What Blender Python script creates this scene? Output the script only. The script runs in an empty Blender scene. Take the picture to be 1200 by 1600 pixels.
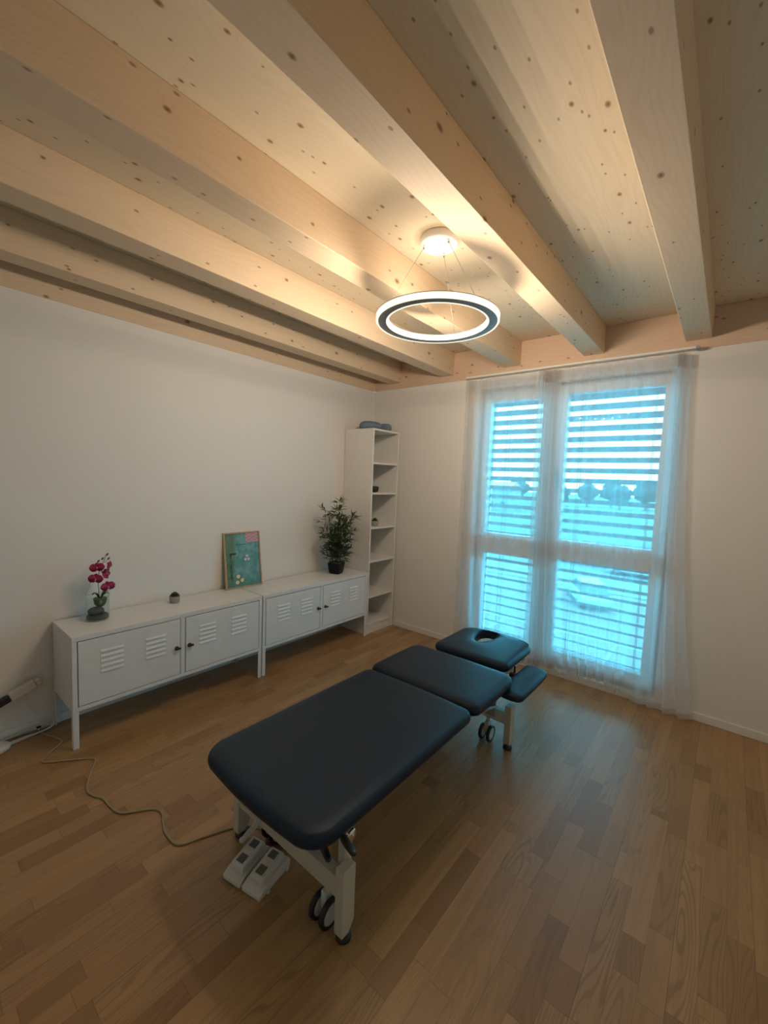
import bpy, bmesh, math, random
from mathutils import Vector, Matrix, noise
random.seed(7)
D = bpy.data; S = bpy.context.scene; COL = S.collection
PI = math.pi

# ------------------------------------------------------------------ camera
cam = D.objects.new('camera', D.cameras.new('camera')); COL.objects.link(cam)
CX, CY, CZ = 3.0272, -3.4752, 1.5401
YAW, PITCH, ROLL, FPX = -0.68499, -0.07819, 0.03923, 655.86
dv = Vector((math.sin(YAW)*math.cos(PITCH), math.cos(YAW)*math.cos(PITCH), math.sin(PITCH)))
rv = Vector((math.cos(YAW), -math.sin(YAW), 0)); uv_ = rv.cross(dv)
r2 = rv*math.cos(ROLL)+uv_*math.sin(ROLL); u2 = -rv*math.sin(ROLL)+uv_*math.cos(ROLL)
M = Matrix.Identity(4)
for i in range(3):
    M[i][0] = r2[i]; M[i][1] = u2[i]; M[i][2] = -dv[i]
M[0][3], M[1][3], M[2][3] = CX, CY, CZ
cam.matrix_world = M
cam.data.sensor_fit = 'HORIZONTAL'; cam.data.sensor_width = 36
cam.data.lens = FPX*36/1200; cam.data.clip_start = .02; cam.data.clip_end = 500
S.camera = cam

# ------------------------------------------------------------------ world, light, exposure
SKY = (0.105, 0.66, 1.0); SKY_STR = 17.5
LAMP_COL = (1.0, 0.83, 0.65); LAMP_STR = 78.0   # watt-like level shared by the small LED spots set round the ring
S.view_settings.view_transform = 'Standard'; S.view_settings.look = 'None'
S.view_settings.gamma = 1; S.view_settings.use_curve_mapping = False
S.view_settings.exposure = 0.0
w = D.worlds.new('world'); S.world = w; w.use_nodes = True
nt = w.node_tree; nt.nodes.clear()
wo = nt.nodes.new('ShaderNodeOutputWorld'); bg = nt.nodes.new('ShaderNodeBackground')
tc = nt.nodes.new('ShaderNodeTexCoord'); sx = nt.nodes.new('ShaderNodeSeparateXYZ')
cr = nt.nodes.new('ShaderNodeValToRGB')
cr.color_ramp.elements[0].position = 0.0; cr.color_ramp.elements[0].color = (SKY[0]*1.12, SKY[1]*1.04, SKY[2], 1)
cr.color_ramp.elements[1].position = 0.6; cr.color_ramp.elements[1].color = (*SKY, 1)
nt.links.new(tc.outputs['Generated'], sx.inputs[0]); nt.links.new(sx.outputs['Z'], cr.inputs[0])
nt.links.new(cr.outputs[0], bg.inputs[0]); bg.inputs[1].default_value = SKY_STR
nt.links.new(bg.outputs[0], wo.inputs[0])
# sampling portal in the window opening (adds no light of its own)
pl = D.lights.new('window_portal', 'AREA'); pl.shape = 'RECTANGLE'; pl.size = 1.5; pl.size_y = 2.3
pl.cycles.is_portal = True
po = D.objects.new('window_portal', pl); COL.objects.link(po)
po.location = (1.99, .34, 1.2); po.rotation_euler = (-PI/2, 0, 0)

# ------------------------------------------------------------------ materials
def newmat(name):
    m = D.materials.new(name); m.use_nodes = True
    b = m.node_tree.nodes['Principled BSDF']
    return m, m.node_tree, b
class NT:
    def __init__(s, t): s.t = t
    def n(s, k, **kw):
        x = s.t.nodes.new('ShaderNode'+k)
        for a, v in kw.items(): setattr(x, a, v)
        return x
    def L(s, a, b): s.t.links.new(a, b)
    def val(s, sock, v):
        if hasattr(v, 'is_linked') or hasattr(v, 'links'): s.L(v, sock)
        else: sock.default_value = v
    def m(s, op, a, b=None, c=None):
        x = s.n('Math', operation=op); s.val(x.inputs[0], a)
        if b is not None: s.val(x.inputs[1], b)
        if c is not None: s.val(x.inputs[2], c)
        return x.outputs[0]
    def comb(s, x, y, z):
        c = s.n('CombineXYZ')
        for i, v in enumerate((x, y, z)): s.val(c.inputs[i], v)
        return c.outputs[0]
    def mix(s, f, a, b, blend='MIX'):
        x = s.n('Mix', data_type='RGBA', blend_type=blend)
        s.val(x.inputs[0], f)
        for i, v in ((6, a), (7, b)):
            if isinstance(v, tuple): x.inputs[i].default_value = (*v[:3], 1)
            else: s.L(v, x.inputs[i])
        return x.outputs[2]
    def noise(s, vec, scale, detail=3, rough=.5, dist=0):
        x = s.n('TexNoise'); s.L(vec, x.inputs['Vector']); x.inputs['Scale'].default_value = scale
        x.inputs['Detail'].default_value = detail; x.inputs['Roughness'].default_value = rough
        x.inputs['Distortion'].default_value = dist
        return x.outputs[0]
    def ss(s, v, a, b):
        x = s.n('MapRange', interpolation_type='SMOOTHSTEP'); s.val(x.inputs[0], v)
        x.inputs[1].default_value = a; x.inputs[2].default_value = b
        return x.outputs[0]
    def bump(s, b, h, strength, dist=.002):
        x = s.n('Bump'); s.L(h, x.inputs['Height']); x.inputs['Strength'].default_value = strength
        x.inputs['Distance'].default_value = dist; s.L(x.outputs[0], b.inputs['Normal'])

def plain(name, col, rough=.5, metal=0, var=.05, scale=20, bump=0, spec=.5):
    """base colour broken up by a faint noise"""
    m, t, b = newmat(name); g = NT(t)
    o = g.n('TexCoord').outputs['Object']
    n = g.noise(o, scale)
    c = g.mix(n, tuple(x*(1-var) for x in col), tuple(min(1, x*(1+var)) for x in col))
    g.L(c, b.inputs['Base Color']); b.inputs['Roughness'].default_value = rough
    b.inputs['Metallic'].default_value = metal; b.inputs['Specular IOR Level'].default_value = spec
    if bump: g.bump(b, g.noise(o, scale*6), bump)
    return m

def spruce(name, tone, axis='y', board=0.0, knots=1.0, kscale=4.5):
    m, t, b = newmat(name); g = NT(t)
    sp = g.n('SeparateXYZ'); g.L(g.n('TexCoord').outputs['Object'], sp.inputs[0])
    X, Y, Z = sp.outputs
    ac = g.m('ADD', X if axis == 'y' else Y, Z); al = Y if axis == 'y' else X
    rnd = g.n('ObjectInfo').outputs['Random']
    al = g.m('ADD', al, g.m('MULTIPLY', rnd, 37.0)); ac = g.m('ADD', ac, g.m('MULTIPLY', rnd, 11.3))
    # knots
    v = g.n('TexVoronoi', voronoi_dimensions='2D'); v.inputs['Scale'].default_value = kscale
    g.L(g.comb(ac, g.m('MULTIPLY', al, .62), 0), v.inputs['Vector'])
    d = v.outputs['Distance']; cs = g.n('SeparateColor'); g.L(v.outputs['Color'], cs.inputs[0])
    pick = g.m('LESS_THAN', cs.outputs[0], .50*knots)
    size = g.m('MULTIPLY_ADD', cs.outputs[1], .9, .4)
    dn = g.m('DIVIDE', d, size)
    knot = g.m('MULTIPLY', pick, g.ss(dn, .060, .030))
    core = g.m('MULTIPLY', pick, g.ss(dn, .036, .008))
    halo = g.m('MULTIPLY', pick, g.ss(dn, .20, .03))
    # small pin knots in clusters
    v2 = g.n('TexVoronoi', voronoi_dimensions='2D'); v2.inputs['Scale'].default_value = kscale*2.2
    g.L(g.comb(ac, g.m('MULTIPLY', al, .5), 0), v2.inputs['Vector'])
    c2 = g.n('SeparateColor'); g.L(v2.outputs['Color'], c2.inputs[0])
    pin = g.m('MULTIPLY', g.m('LESS_THAN', c2.outputs[0], .26*knots), g.ss(v2.outputs['Distance'], .075, .03))
    # grain swirls round the knots
    warp = g.m('MULTIPLY', halo, .035)
    big = g.noise(g.comb(g.m('MULTIPLY', ac, 1.6), g.m('MULTIPLY', al, .45), 0), 2.2, 2)
    acw = g.m('ADD', g.m('ADD', ac, warp), g.m('MULTIPLY', big, .34))
    rings = g.m('SINE', g.m('ADD', g.m('MULTIPLY', acw, 260.0), g.m('MULTIPLY', g.noise(g.comb(g.m('MULTIPLY', ac, 26), g.m('MULTIPLY', al, 1.3), 0), 1.0, 2), 9.0)))
    rings = g.ss(rings, -.2, 1.0)
    fine = g.noise(g.comb(g.m('MULTIPLY', ac, 190), g.m('MULTIPLY', al, 3.0), 0), 1.0, 2)
    patch = g.noise(g.comb(g.m('MULTIPLY', ac, 3), g.m('MULTIPLY', al, 1.0), 0), 1.5, 3)
    lo = tuple(x*k for x, k in zip(tone, (.86, .80, .72)))
    c = g.mix(patch, tone, tuple(x*k for x, k in zip(tone, (.94, .90, .86))))
    c = g.mix(g.m('MULTIPLY', g.m('MULTIPLY', rings, patch), .50), c, lo)
    c = g.mix(g.m('MULTIPLY', g.ss(fine, .45, .75), .30), c, lo)
    if board:
        idx = g.m('FLOOR', g.m('DIVIDE', ac, board))
        wn = g.n('TexWhiteNoise', noise_dimensions='1D'); g.L(idx, wn.inputs['W'])
        c = g.mix(g.m('MULTIPLY', wn.outputs[0], .35), c, tuple(x*k for x, k in zip(tone, (.88, .84, .78))))
    c = g.mix(g.m('MULTIPLY', halo, .28), c, lo)
    c = g.mix(g.m('MULTIPLY', knot, .7), c, (.30, .155, .07))
    c = g.mix(g.m('MULTIPLY', core, .6), c, (.11, .05, .025))
    c = g.mix(g.m('MULTIPLY', pin, .7), c, (.24, .13, .07))
    g.L(c, b.inputs['Base Color']); b.inputs['Roughness'].default_value = .62
    b.inputs['Specular IOR Level'].default_value = .3
    g.bump(b, fine, .12, .001)
    return m

def oak_floor():
    m, t, b = newmat('oak_strip_floor'); g = NT(t)
    sp = g.n('SeparateXYZ'); g.L(g.n('TexCoord').outputs['Object'], sp.inputs[0])
    X, Y, Z = sp.outputs
    W = .0715; LN = .74
    fx = g.m('DIVIDE', X, W); ix = g.m('FLOOR', fx)
    w1 = g.n('TexWhiteNoise', noise_dimensions='1D'); g.L(ix, w1.inputs['W'])
    fy = g.m('ADD', g.m('DIVIDE', Y, LN), g.m('MULTIPLY', w1.outputs[0], 17.3))
    iy = g.m('FLOOR', fy)
    # uneven strip lengths
    w3 = g.n('TexWhiteNoise', noise_dimensions='2D'); g.L(g.comb(ix, iy, 0), w3.inputs['Vector'])
    cut = g.m('MULTIPLY_ADD', w3.outputs[0], .5, .45)
    fr = g.m('FRACT', fy)
    iy2 = g.m('ADD', iy, g.m('MULTIPLY', g.m('GREATER_THAN', fr, cut), .37))
    w2 = g.n('TexWhiteNoise', noise_dimensions='2D'); g.L(g.comb(ix, iy2, 0), w2.inputs['Vector'])
    cc = g.n('SeparateColor'); g.L(w2.outputs['Color'], cc.inputs[0])
    r = cc.outputs[0]
    ac = g.m('ADD', X, g.m('MULTIPLY', r, 9.7)); al = g.m('ADD', Y, g.m('MULTIPLY', cc.outputs[1], 23.0))
    big = g.noise(g.comb(g.m('MULTIPLY', ac, 10.0), g.m('MULTIPLY', al, .95), r), 1.2, 1, .4)
    rings = g.m('SINE', g.m('MULTIPLY', big, 105.0))
    ringsm = g.m('MULTIPLY', g.ss(rings, .15, 1.0), g.ss(cc.outputs[2], .5, .95))
    fine = g.noise(g.comb(g.m('MULTIPLY', ac, 260), g.m('MULTIPLY', al, 7), 0), 1.0, 3)
    med = g.noise(g.comb(g.m('MULTIPLY', ac, 40), g.m('MULTIPLY', al, 1.6), 0), 1.0, 3)
    rp = g.n('ValToRGB'); g.L(r, rp.inputs[0])
    e = rp.color_ramp.elements
    e[0].position = 0; e[0].color = (.345, .190, .078, 1)
    e[1].position = 1; e[1].color = (.475, .285, .128, 1)
    for p, c in ((.12, (.300, .160, .064, 1)), (.2, (.385, .222, .094, 1)), (.75, (.425, .248, .108, 1))):
        q = e.new(p); q.color = c
    c = rp.outputs[0]
    c = g.mix(g.m('MULTIPLY', g.ss(med, .35, .75), .38), c, (.27, .145, .062))
    c = g.mix(g.m('MULTIPLY', ringsm, .42), c, (.17, .09, .038))
    c = g.mix(g.m('MULTIPLY', g.ss(fine, .5, .8), .40), c, (.19, .10, .045))
    frx = g.m('FRACT', fx)
    e1 = g.m('MINIMUM', frx, g.m('SUBTRACT', 1.0, frx))
    seam = g.ss(e1, .018, .004)
    # every third joint is a board joint with a slightly open, darker edge
    d3 = g.m('ABSOLUTE', g.m('SUBTRACT', g.m('FRACT', g.m('DIVIDE', X, W*3)), .0))
    d3 = g.m('MINIMUM', d3, g.m('SUBTRACT', 1.0, d3))
    seam3 = g.ss(d3, .009, .002)
    e2 = g.m('MINIMUM', g.m('MINIMUM', fr, g.m('SUBTRACT', 1.0, fr)), g.m('ABSOLUTE', g.m('SUBTRACT', fr, cut)))
    seamy = g.ss(e2, .0028, .0008)
    sm = g.m('MAXIMUM', g.m('MULTIPLY', seam, .35), g.m('MAXIMUM', g.m('MULTIPLY', seam3, .5), g.m('MULTIPLY', seamy, .4)))
    c = g.mix(sm, c, (.11, .055, .022))
    g.L(c, b.inputs['Base Color'])
    g.L(g.m('MULTIPLY_ADD', fine, .12, .30), b.inputs['Roughness'])
    b.inputs['Specular IOR Level'].default_value = .6
    g.bump(b, g.m('SUBTRACT', g.m('MULTIPLY', fine, .25), sm), .22, .001)
    return m

def sheer(name, opacity):
    m, t, b = newmat(name); g = NT(t); t.nodes.remove(b)
    out = t.nodes['Material Output']
    o = g.n('TexCoord').outputs['Object']
    mp = g.n('Mapping'); mp.inputs['Scale'].default_value = (1, 1, .12); g.L(o, mp.inputs[0])
    weave = g.noise(mp.outputs[0], 60, 2)
    tr = g.n('BsdfTransparent'); df = g.n('BsdfDiffuse'); tl = g.n('BsdfTranslucent')
    for x in (df, tl): x.inputs[0].default_value = (.90, .89, .88, 1)
    a = g.n('MixShader'); a.inputs[0].default_value = .90; g.L(df.outputs[0], a.inputs[1]); g.L(tl.outputs[0], a.inputs[2])
    x = g.n('MixShader')
    # cloth hides more the more obliquely one looks through it
    lw = g.n('LayerWeight'); lw.inputs[0].default_value = .5
    f = g.m('ADD', opacity-.05, g.m('MULTIPLY', weave, .06))
    f = g.m('MINIMUM', .93, g.m('ADD', f, g.m('MULTIPLY', g.m('POWER', lw.outputs['Facing'], 3.0), .28)))
    g.L(f, x.inputs[0]); g.L(tr.outputs[0], x.inputs[1]); g.L(a.outputs[0], x.inputs[2])
    g.L(x.outputs[0], out.inputs[0])
    return m

def clear_glass(name, tint=(1, 1, 1), refl=.06):
    m, t, b = newmat(name); g = NT(t); t.nodes.remove(b); out = t.nodes['Material Output']
    tr = g.n('BsdfTransparent'); tr.inputs[0].default_value = (*tint, 1)
    gl = g.n('BsdfGlossy'); gl.inputs['Roughness'].default_value = .02
    fz = g.n('LayerWeight'); fz.inputs[0].default_value = .5
    x = g.n('MixShader'); g.L(g.m('MULTIPLY_ADD', g.m('POWER', fz.outputs['Facing'], 4.0), .35, refl*.6), x.inputs[0])
    g.L(tr.outputs[0], x.inputs[1]); g.L(gl.outputs[0], x.inputs[2]); g.L(x.outputs[0], out.inputs[0])
    return m

def emit(name, col, st):
    m, t, b = newmat(name)
    b.inputs['Base Color'].default_value = (.9, .9, .9, 1)
    b.inputs['Emission Color'].default_value = (*col, 1); b.inputs['Emission Strength'].default_value = st
    return m

def vinyl(name, col):
    m, t, b = newmat(name); g = NT(t)
    o = g.n('TexCoord').outputs['Object']
    v = g.n('TexVoronoi'); v.inputs['Scale'].default_value = 700; g.L(o, v.inputs['Vector'])
    n = g.noise(o, 4)
    g.L(g.mix(n, tuple(x*.93 for x in col), tuple(x*1.07 for x in col)), b.inputs['Base Color'])
    b.inputs['Roughness'].default_value = .44; b.inputs['Specular IOR Level'].default_value = .32
    g.bump(b, v.outputs['Distance'], .12, .0004)
    return m

PLASTER = plain('white_plaster', (.80, .785, .755), .9, var=.012, scale=3, bump=.05, spec=.2)
BASEB = plain('white_baseboard', (.80, .79, .77), .45)
CEIL = spruce('spruce_ceiling_board', (.765, .66, .49), board=.21, knots=1.7, kscale=6.5)
BEAM = spruce('spruce_beam', (.77, .61, .43), knots=1.3, kscale=4.8)
BEAMX = spruce('spruce_beam_cross', (.74, .56, .42), axis='x', knots=.9, kscale=4.0)
OAK = oak_floor()
WSTEEL = plain('white_powder_coated_steel', (.76, .765, .765), .42)
GAPSHADE = plain('painted_gap_shade', (.10, .10, .10), .8)
LAM = plain('white_laminate', (.80, .785, .75), .45)
PVC = plain('white_window_frame', (.76, .79, .80), .35)
GLASS = clear_glass('window_glass')
VGLASS = clear_glass('vase_glass', (.93, .97, .96), .075)
SLAT = plain('grey_slat_metal', (.22, .24, .25), .5)
SHEER = sheer('sheer_curtain', .43); SHEER2 = sheer('sheer_curtain_tape', .50); SHEER3 = sheer('sheer_curtain_hem', .35)
NAVY = vinyl('navy_vinyl', (.008, .023, .048))
CREAM = plain('cream_powder_coated_frame', (.60, .585, .49), .4)
BLACKP = plain('black_plastic', (.018, .018, .02), .45)
CHROME = plain('chrome', (.75, .75, .76), .2, 1)
GREYM = plain('grey_metal', (.34, .35, .37), .45, .3)
WPL = plain('white_plastic', (.72, .70, .66), .4)
GREYP = plain('grey_button_rubber', (.13, .14, .13), .7)
RINGM = plain('ring_grey_metal', (.42, .43, .45), .5)
LCANOPY = plain('white_lamp_metal', (.84, .82, .80), .4)
LIGHT = emit('warm_led_diffuser', (1.0, .90, .68), 1.25)
CORD = plain('beige_cord', (.40, .31, .20), .6)
WCORD = plain('white_cord', (.70, .68, .64), .5)
BLUEF = plain('slate_blue_fabric', (.15, .225, .30), .8, bump=.1, scale=40)
LEAF = plain('bamboo_leaf', (.050, .090, .036), .55, var=.35, scale=30)
STEM = plain('bamboo_stem', (.055, .060, .025), .6)
SOIL = plain('grey_pebbles', (.30, .30, .27), .9, var=.5, scale=120)
POTB = plain('black_square_pot', (.006, .008, .009), .5, spec=.25)
CONC = plain('grey_concrete_pot', (.33, .33, .29), .85, var=.12, scale=60)
SUCC = plain('dark_green_succulent', (.035, .055, .03), .6, var=.3)
MAG = plain('magenta_petal', (.36, .018, .10), .55, var=.25, scale=60)
MAGL = plain('pink_orchid_lip', (.62, .20, .24), .5)
OSTEM = plain('orchid_stem', (.10, .11, .05), .6)
OLEAF = plain('orchid_leaf', (.02, .075, .035), .35)
STONE = plain('dark_grey_stone', (.055, .06, .055), .6, var=.3, scale=50)
OFRAME = plain('light_wood_frame', (.48, .34, .21), .5, var=.12, scale=40)

# ------------------------------------------------------------------ mesh helpers
class MB:
    def __init__(s): s.v = []; s.f = []; s.sm = []
    def add(s, vs, fs, smooth=False):
        o = len(s.v); s.v += [tuple(p) for p in vs]; s.f += [tuple(i+o for i in f) for f in fs]
        s.sm += [smooth]*len(fs); return s
    def box(s, x0, x1, y0, y1, z0, z1, mat=None):
        vs = [Vector((x, y, z)) for x in (x0, x1) for y in (y0, y1) for z in (z0, z1)]
        if mat: vs = [mat @ v for v in vs]
        return s.add(vs, [(0, 1, 3, 2), (4, 6, 7, 5), (0, 4, 5, 1), (2, 3, 7, 6), (0, 2, 6, 4), (1, 5, 7, 3)])
    def prism(s, pts, axis, a, b):
        """polygon pts in the two other axes, extruded a..b along axis"""
        def P(u, w, t): return {'x': (t, u, w), 'y': (u, t, w), 'z': (u, w, t)}[axis]
        n = len(pts); vs = [P(u, w, a) for u, w in pts]+[P(u, w, b) for u, w in pts]
        fs = [tuple(range(n)), tuple(range(2*n-1, n-1, -1))]+[(i, (i+1) % n, n+(i+1) % n, n+i) for i in range(n)]
        return s.add(vs, fs)
    def loops(s, ls, close=True, cap0=True, cap1=True, smooth=True):
        n = len(ls[0]); vs = [p for l in ls for p in l]; fs = []
        for k in range(len(ls)-1):
            for i in range(n if close else n-1):
                j = (i+1) % n; fs.append((k*n+i, k*n+j, (k+1)*n+j, (k+1)*n+i))
        if cap0: fs.append(tuple(range(n-1, -1, -1)))
        if cap1: fs.append(tuple(range((len(ls)-1)*n, len(ls)*n)))
        return s.add(vs, fs, smooth)
    def lathe(s, prof, c=(0, 0, 0), n=32, axis='z', cap0=True, cap1=True):
        ls = []
        for r, h in prof:
            l = []
            for i in range(n):
                a = 2*PI*i/n; u, w = r*math.cos(a), r*math.sin(a)
                p = {'z': (u, w, h), 'x': (h, u, w), 'y': (w, h, u)}[axis]
                l.append((p[0]+c[0], p[1]+c[1], p[2]+c[2]))
            ls.append(l)
        return s.loops(ls, True, cap0, cap1)
    def tube(s, pts, r, n=10, rs=None):
        pts = [Vector(p) for p in pts]; ls = []
        t0 = (pts[1]-pts[0]).normalized(); up = Vector((0, 0, 1)) if abs(t0.z) < .9 else Vector((1, 0, 0))
        nrm = t0.cross(up).normalized()
        for i, p in enumerate(pts):
            t = (pts[min(i+1, len(pts)-1)]-pts[max(i-1, 0)]).normalized()
            nrm = (nrm-t*nrm.dot(t)).normalized(); bn = t.cross(nrm)
            rr = rs[i] if rs else r
            ls.append([p+nrm*rr*math.cos(2*PI*k/n)+bn*rr*math.sin(2*PI*k/n) for k in range(n)])
        return s.loops(ls)
    def build(s, name, mat, parent=None, bevel=0, seg=2, smooth=None):
        me = D.meshes.new(name); me.from_pydata(s.v, [], s.f)
        for i, p in enumerate(me.polygons): p.use_smooth = s.sm[i] or bool(bevel)
        bm = bmesh.new(); bm.from_mesh(me); bmesh.ops.recalc_face_normals(bm, faces=bm.faces); bm.to_mesh(me); bm.free()
        me.materials.append(mat); o = D.objects.new(name, me); COL.objects.link(o)
        if bevel:
            bv = o.modifiers.new('bevel', 'BEVEL'); bv.width = bevel; bv.segments = seg
            bv.limit_method = 'ANGLE'; bv.angle_limit = .6; bv.harden_normals = True
        if parent:
            o.parent = parent
            loc = parent_loc(parent)
            for v in me.vertices: v.co -= loc      # children are written in world coordinates
        return o
def parent_loc(p):
    l = Vector(p.location)
    while p.parent: p = p.parent; l += Vector(p.location)
    return l
def thing(name, loc, label, cat, group=None):
    o = D.objects.new(name, None); o.empty_display_size = .05; COL.objects.link(o); o.location = loc
    o['label'] = label; o['category'] = cat
    if group: o['group'] = group
    return o
def tag(o, label, cat, group=None):
    o['label'] = label; o['category'] = cat
    if group: o['group'] = group
    return o
def struct(o): o['kind'] = 'structure'; return o
def spline(pts, k=8):
    pts = [Vector(p) for p in pts]; out = []
    q = [pts[0]*2-pts[1]]+pts+[pts[-1]*2-pts[-2]]
    for i in range(1, len(q)-2):
        for j in range(k):
            t = j/k; a, b, c, d = q[i-1:i+3]
            out.append(.5*((2*b)+(c-a)*t+(2*a-5*b+4*c-d)*t*t+(3*b-a-3*c+d)*t**3))
    out.append(pts[-1]); return out

# ------------------------------------------------------------------ room shell
RX, RY, H, HB = 3.95, -4.7, 2.725, 2.47       # right wall, rear wall, ceiling, wall top under the plates
WX0, WX1, WZ0, WZ1 = 1.25, 2.73, .05, 2.36    # window opening
WT = .34
struct(MB().box(-.3, RX+.3, RY-.3, WT, -.15, 0).build('floor', OAK))
struct(MB().box(-.3, RX+.3, RY-.3, WT, H, H+.2).build('ceiling', CEIL))
struct(MB().box(-.3, 0, RY, WT, 0, HB).build('wall_left', PLASTER))
struct(MB().box(RX, RX+.3, RY, WT, 0, HB).build('wall_right', PLASTER))
struct(MB().box(RX, RX+.3, RY, WT, HB, H).build('trim_3', PLASTER))
struct(MB().box(-.3, RX+.3, RY-.3, RY, 0, H).build('wall_rear', PLASTER))
wb = MB()
wb.box(0, WX0, 0, WT, 0, HB); wb.box(WX1, RX, 0, WT, 0, HB)
wb.box(WX0, WX1, 0, WT, WZ1, HB); wb.box(WX0, WX1, 0, WT, 0, WZ0)
struct(wb.build('wall_back', PLASTER))
struct(MB().box(0, .013, RY, 0, 0, .055).build('baseboard_left', BASEB, bevel=.003))
struct(MB().box(.013, WX0, -.013, 0, 0, .055).build('baseboard_back', BASEB, bevel=.003))
struct(MB().box(WX1, RX, -.013, 0, 0, .055).build('baseboard_right', BASEB, bevel=.003))

# ceiling beams (lengthwise) and the plates on the walls
tag(MB().box(0, RX, -.006, WT, HB, H).build('ceiling_beam', BEAMX, bevel=.003), 'pale spruce cross beam along the top of the window wall', 'beam')
tag(MB().box(-.3, .006, RY, -.006, HB, H).build('ceiling_beam', BEAM, bevel=.003), 'flat spruce beam resting on top of the long left wall', 'beam')
bl = [(.345, 'spruce ceiling beam nearest the left wall, above the low cabinets'),
      (.965, 'second spruce ceiling beam from the left wall, left of the ring lamp'),
      (1.60, 'spruce ceiling beam directly left of the round lamp canopy'),
      (2.235, 'spruce ceiling beam directly right of the lamp canopy, ending above the curtains'),
      (2.865, 'rightmost spruce ceiling beam, ending over the right edge of the curtains')]
for x1, lab in bl:
    tag(MB().box(x1-.14, x1, RY, -.006, 2.528, H).build('ceiling_beam', BEAM, bevel=.004), lab, 'beam')

# ------------------------------------------------------------------ window
def frame_rect(mb, x0, x1, z0, z1, y0, y1, l, r, b, t):
    mb.box(x0, x0+l, y0, y1, z0, z1); mb.box(x1-r, x1, y0, y1, z0, z1)
    mb.box(x0+l, x1-r, y0, y1, z0, z0+b); mb.box(x0+l, x1-r, y0, y1, z1-t, z1)
MXL, MXR = 1.90, 1.955
f = MB(); frame_rect(f, WX0, WX1, WZ0, WZ1, .075, .15, .035, .035, .05, .05); f.box(1.845, MXL+.02, .075, .15, WZ0+.05, WZ1-.05)
win = struct(f.build('window_1', PVC, bevel=.004))
def leaf(x0, x1, z0, z1, y0=.055, st=.065, mid=(.945, 1.105)):
    s = MB(); frame_rect(s, x0, x1, z0, z1, y0, y0+.075, st, st, .10, .07)
    s.box(x0+st, x1-st, y0, y0+.075, mid[0], mid[1])
    so = s.build('window_sash', PVC, win, bevel=.006)
    for a, b in ((z0+.10, mid[0]), (mid[1], z1-.07)):
        MB().box(x0+st-.01, x1-st+.01, y0+.035, y0+.04, a-.01, b+.01).build('glass_pane', GLASS, so)
    return so
leaf(1.265, 1.855, .085, 2.325, mid=(.91, 1.095))
rs_ = leaf(1.905, 2.715, .085, 2.335, y0=.04, st=.085)
h = MB(); h.box(1.935, 1.96, .028, .042, 1.58, 1.66); h.tube(spline([(1.947, .03, 1.61), (1.947, 0.0, 1.61), (1.947, -.005, 1.60), (1.947, -.005, 1.50)]), .008)
h.build('window_handle', GREYM, win)

# outside venetian blinds, one per leaf
def blind(x0, x1, label, side):
    t = thing('venetian_blind', ((x0+x1)/2, .25, WZ0), label, 'blind')
    sl = MB(); z = 2.27; a = math.radians(28)
    while z > .12:
        pts = []
        for k in range(7):     # gently curved slat, inner edge higher
            u = (k/6-.5)*.078; c = .003*(1-(k/3-1)**2)
            pts.append((u*math.cos(a)-c*math.sin(a), -u*math.sin(a)+c*math.cos(a)))
        poly = pts+[(p[0], p[1]-.0025) for p in reversed(pts)]
        sl.prism([(.25+p[0], z+p[1]) for p in poly], 'x', x0+.01, x1-.01)
        z -= .085
    sl.build('slats', SLAT, t)
    MB().box(x0+.005, x1-.005, .215, .285, .07, .095).build('bottom_rail', SLAT, t, bevel=.003)
    MB().box(x0+.005, x1-.005, .205, .295, 2.305, 2.355).build('head_rail', SLAT, t)
    for xx in (x0+.16, x1-.16):
        for yy in (.212, .288): MB().tube([(xx, yy, .08), (xx, yy, 2.32)], .0022, 6).build('ladder_cord', BLACKP, t)
    for xx in (x0, x1-.012): MB().box(xx, xx+.012, .235, .265, .06, 2.35).build('guide_rail', SLAT, t)
blind(1.265, 1.885, 'grey outside venetian blind behind the narrower left window leaf', 0)
blind(1.895, 2.72, 'grey outside venetian blind behind the wider right window leaf', 1)

# ------------------------------------------------------------------ curtains
r = thing('curtain_rail', (2.0, -.07, HB-.02), 'thin white curtain rail fixed under the cross beam above the window', 'curtain rail')
MB().box(1.14, 2.80, -.088, -.066, HB-.014, HB).build('rail', BASEB, r, bevel=.002)
MB().box(2.79, 2.81, -.09, -.02, HB-.016, HB).build('end_bracket', GREYM, r)

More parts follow.
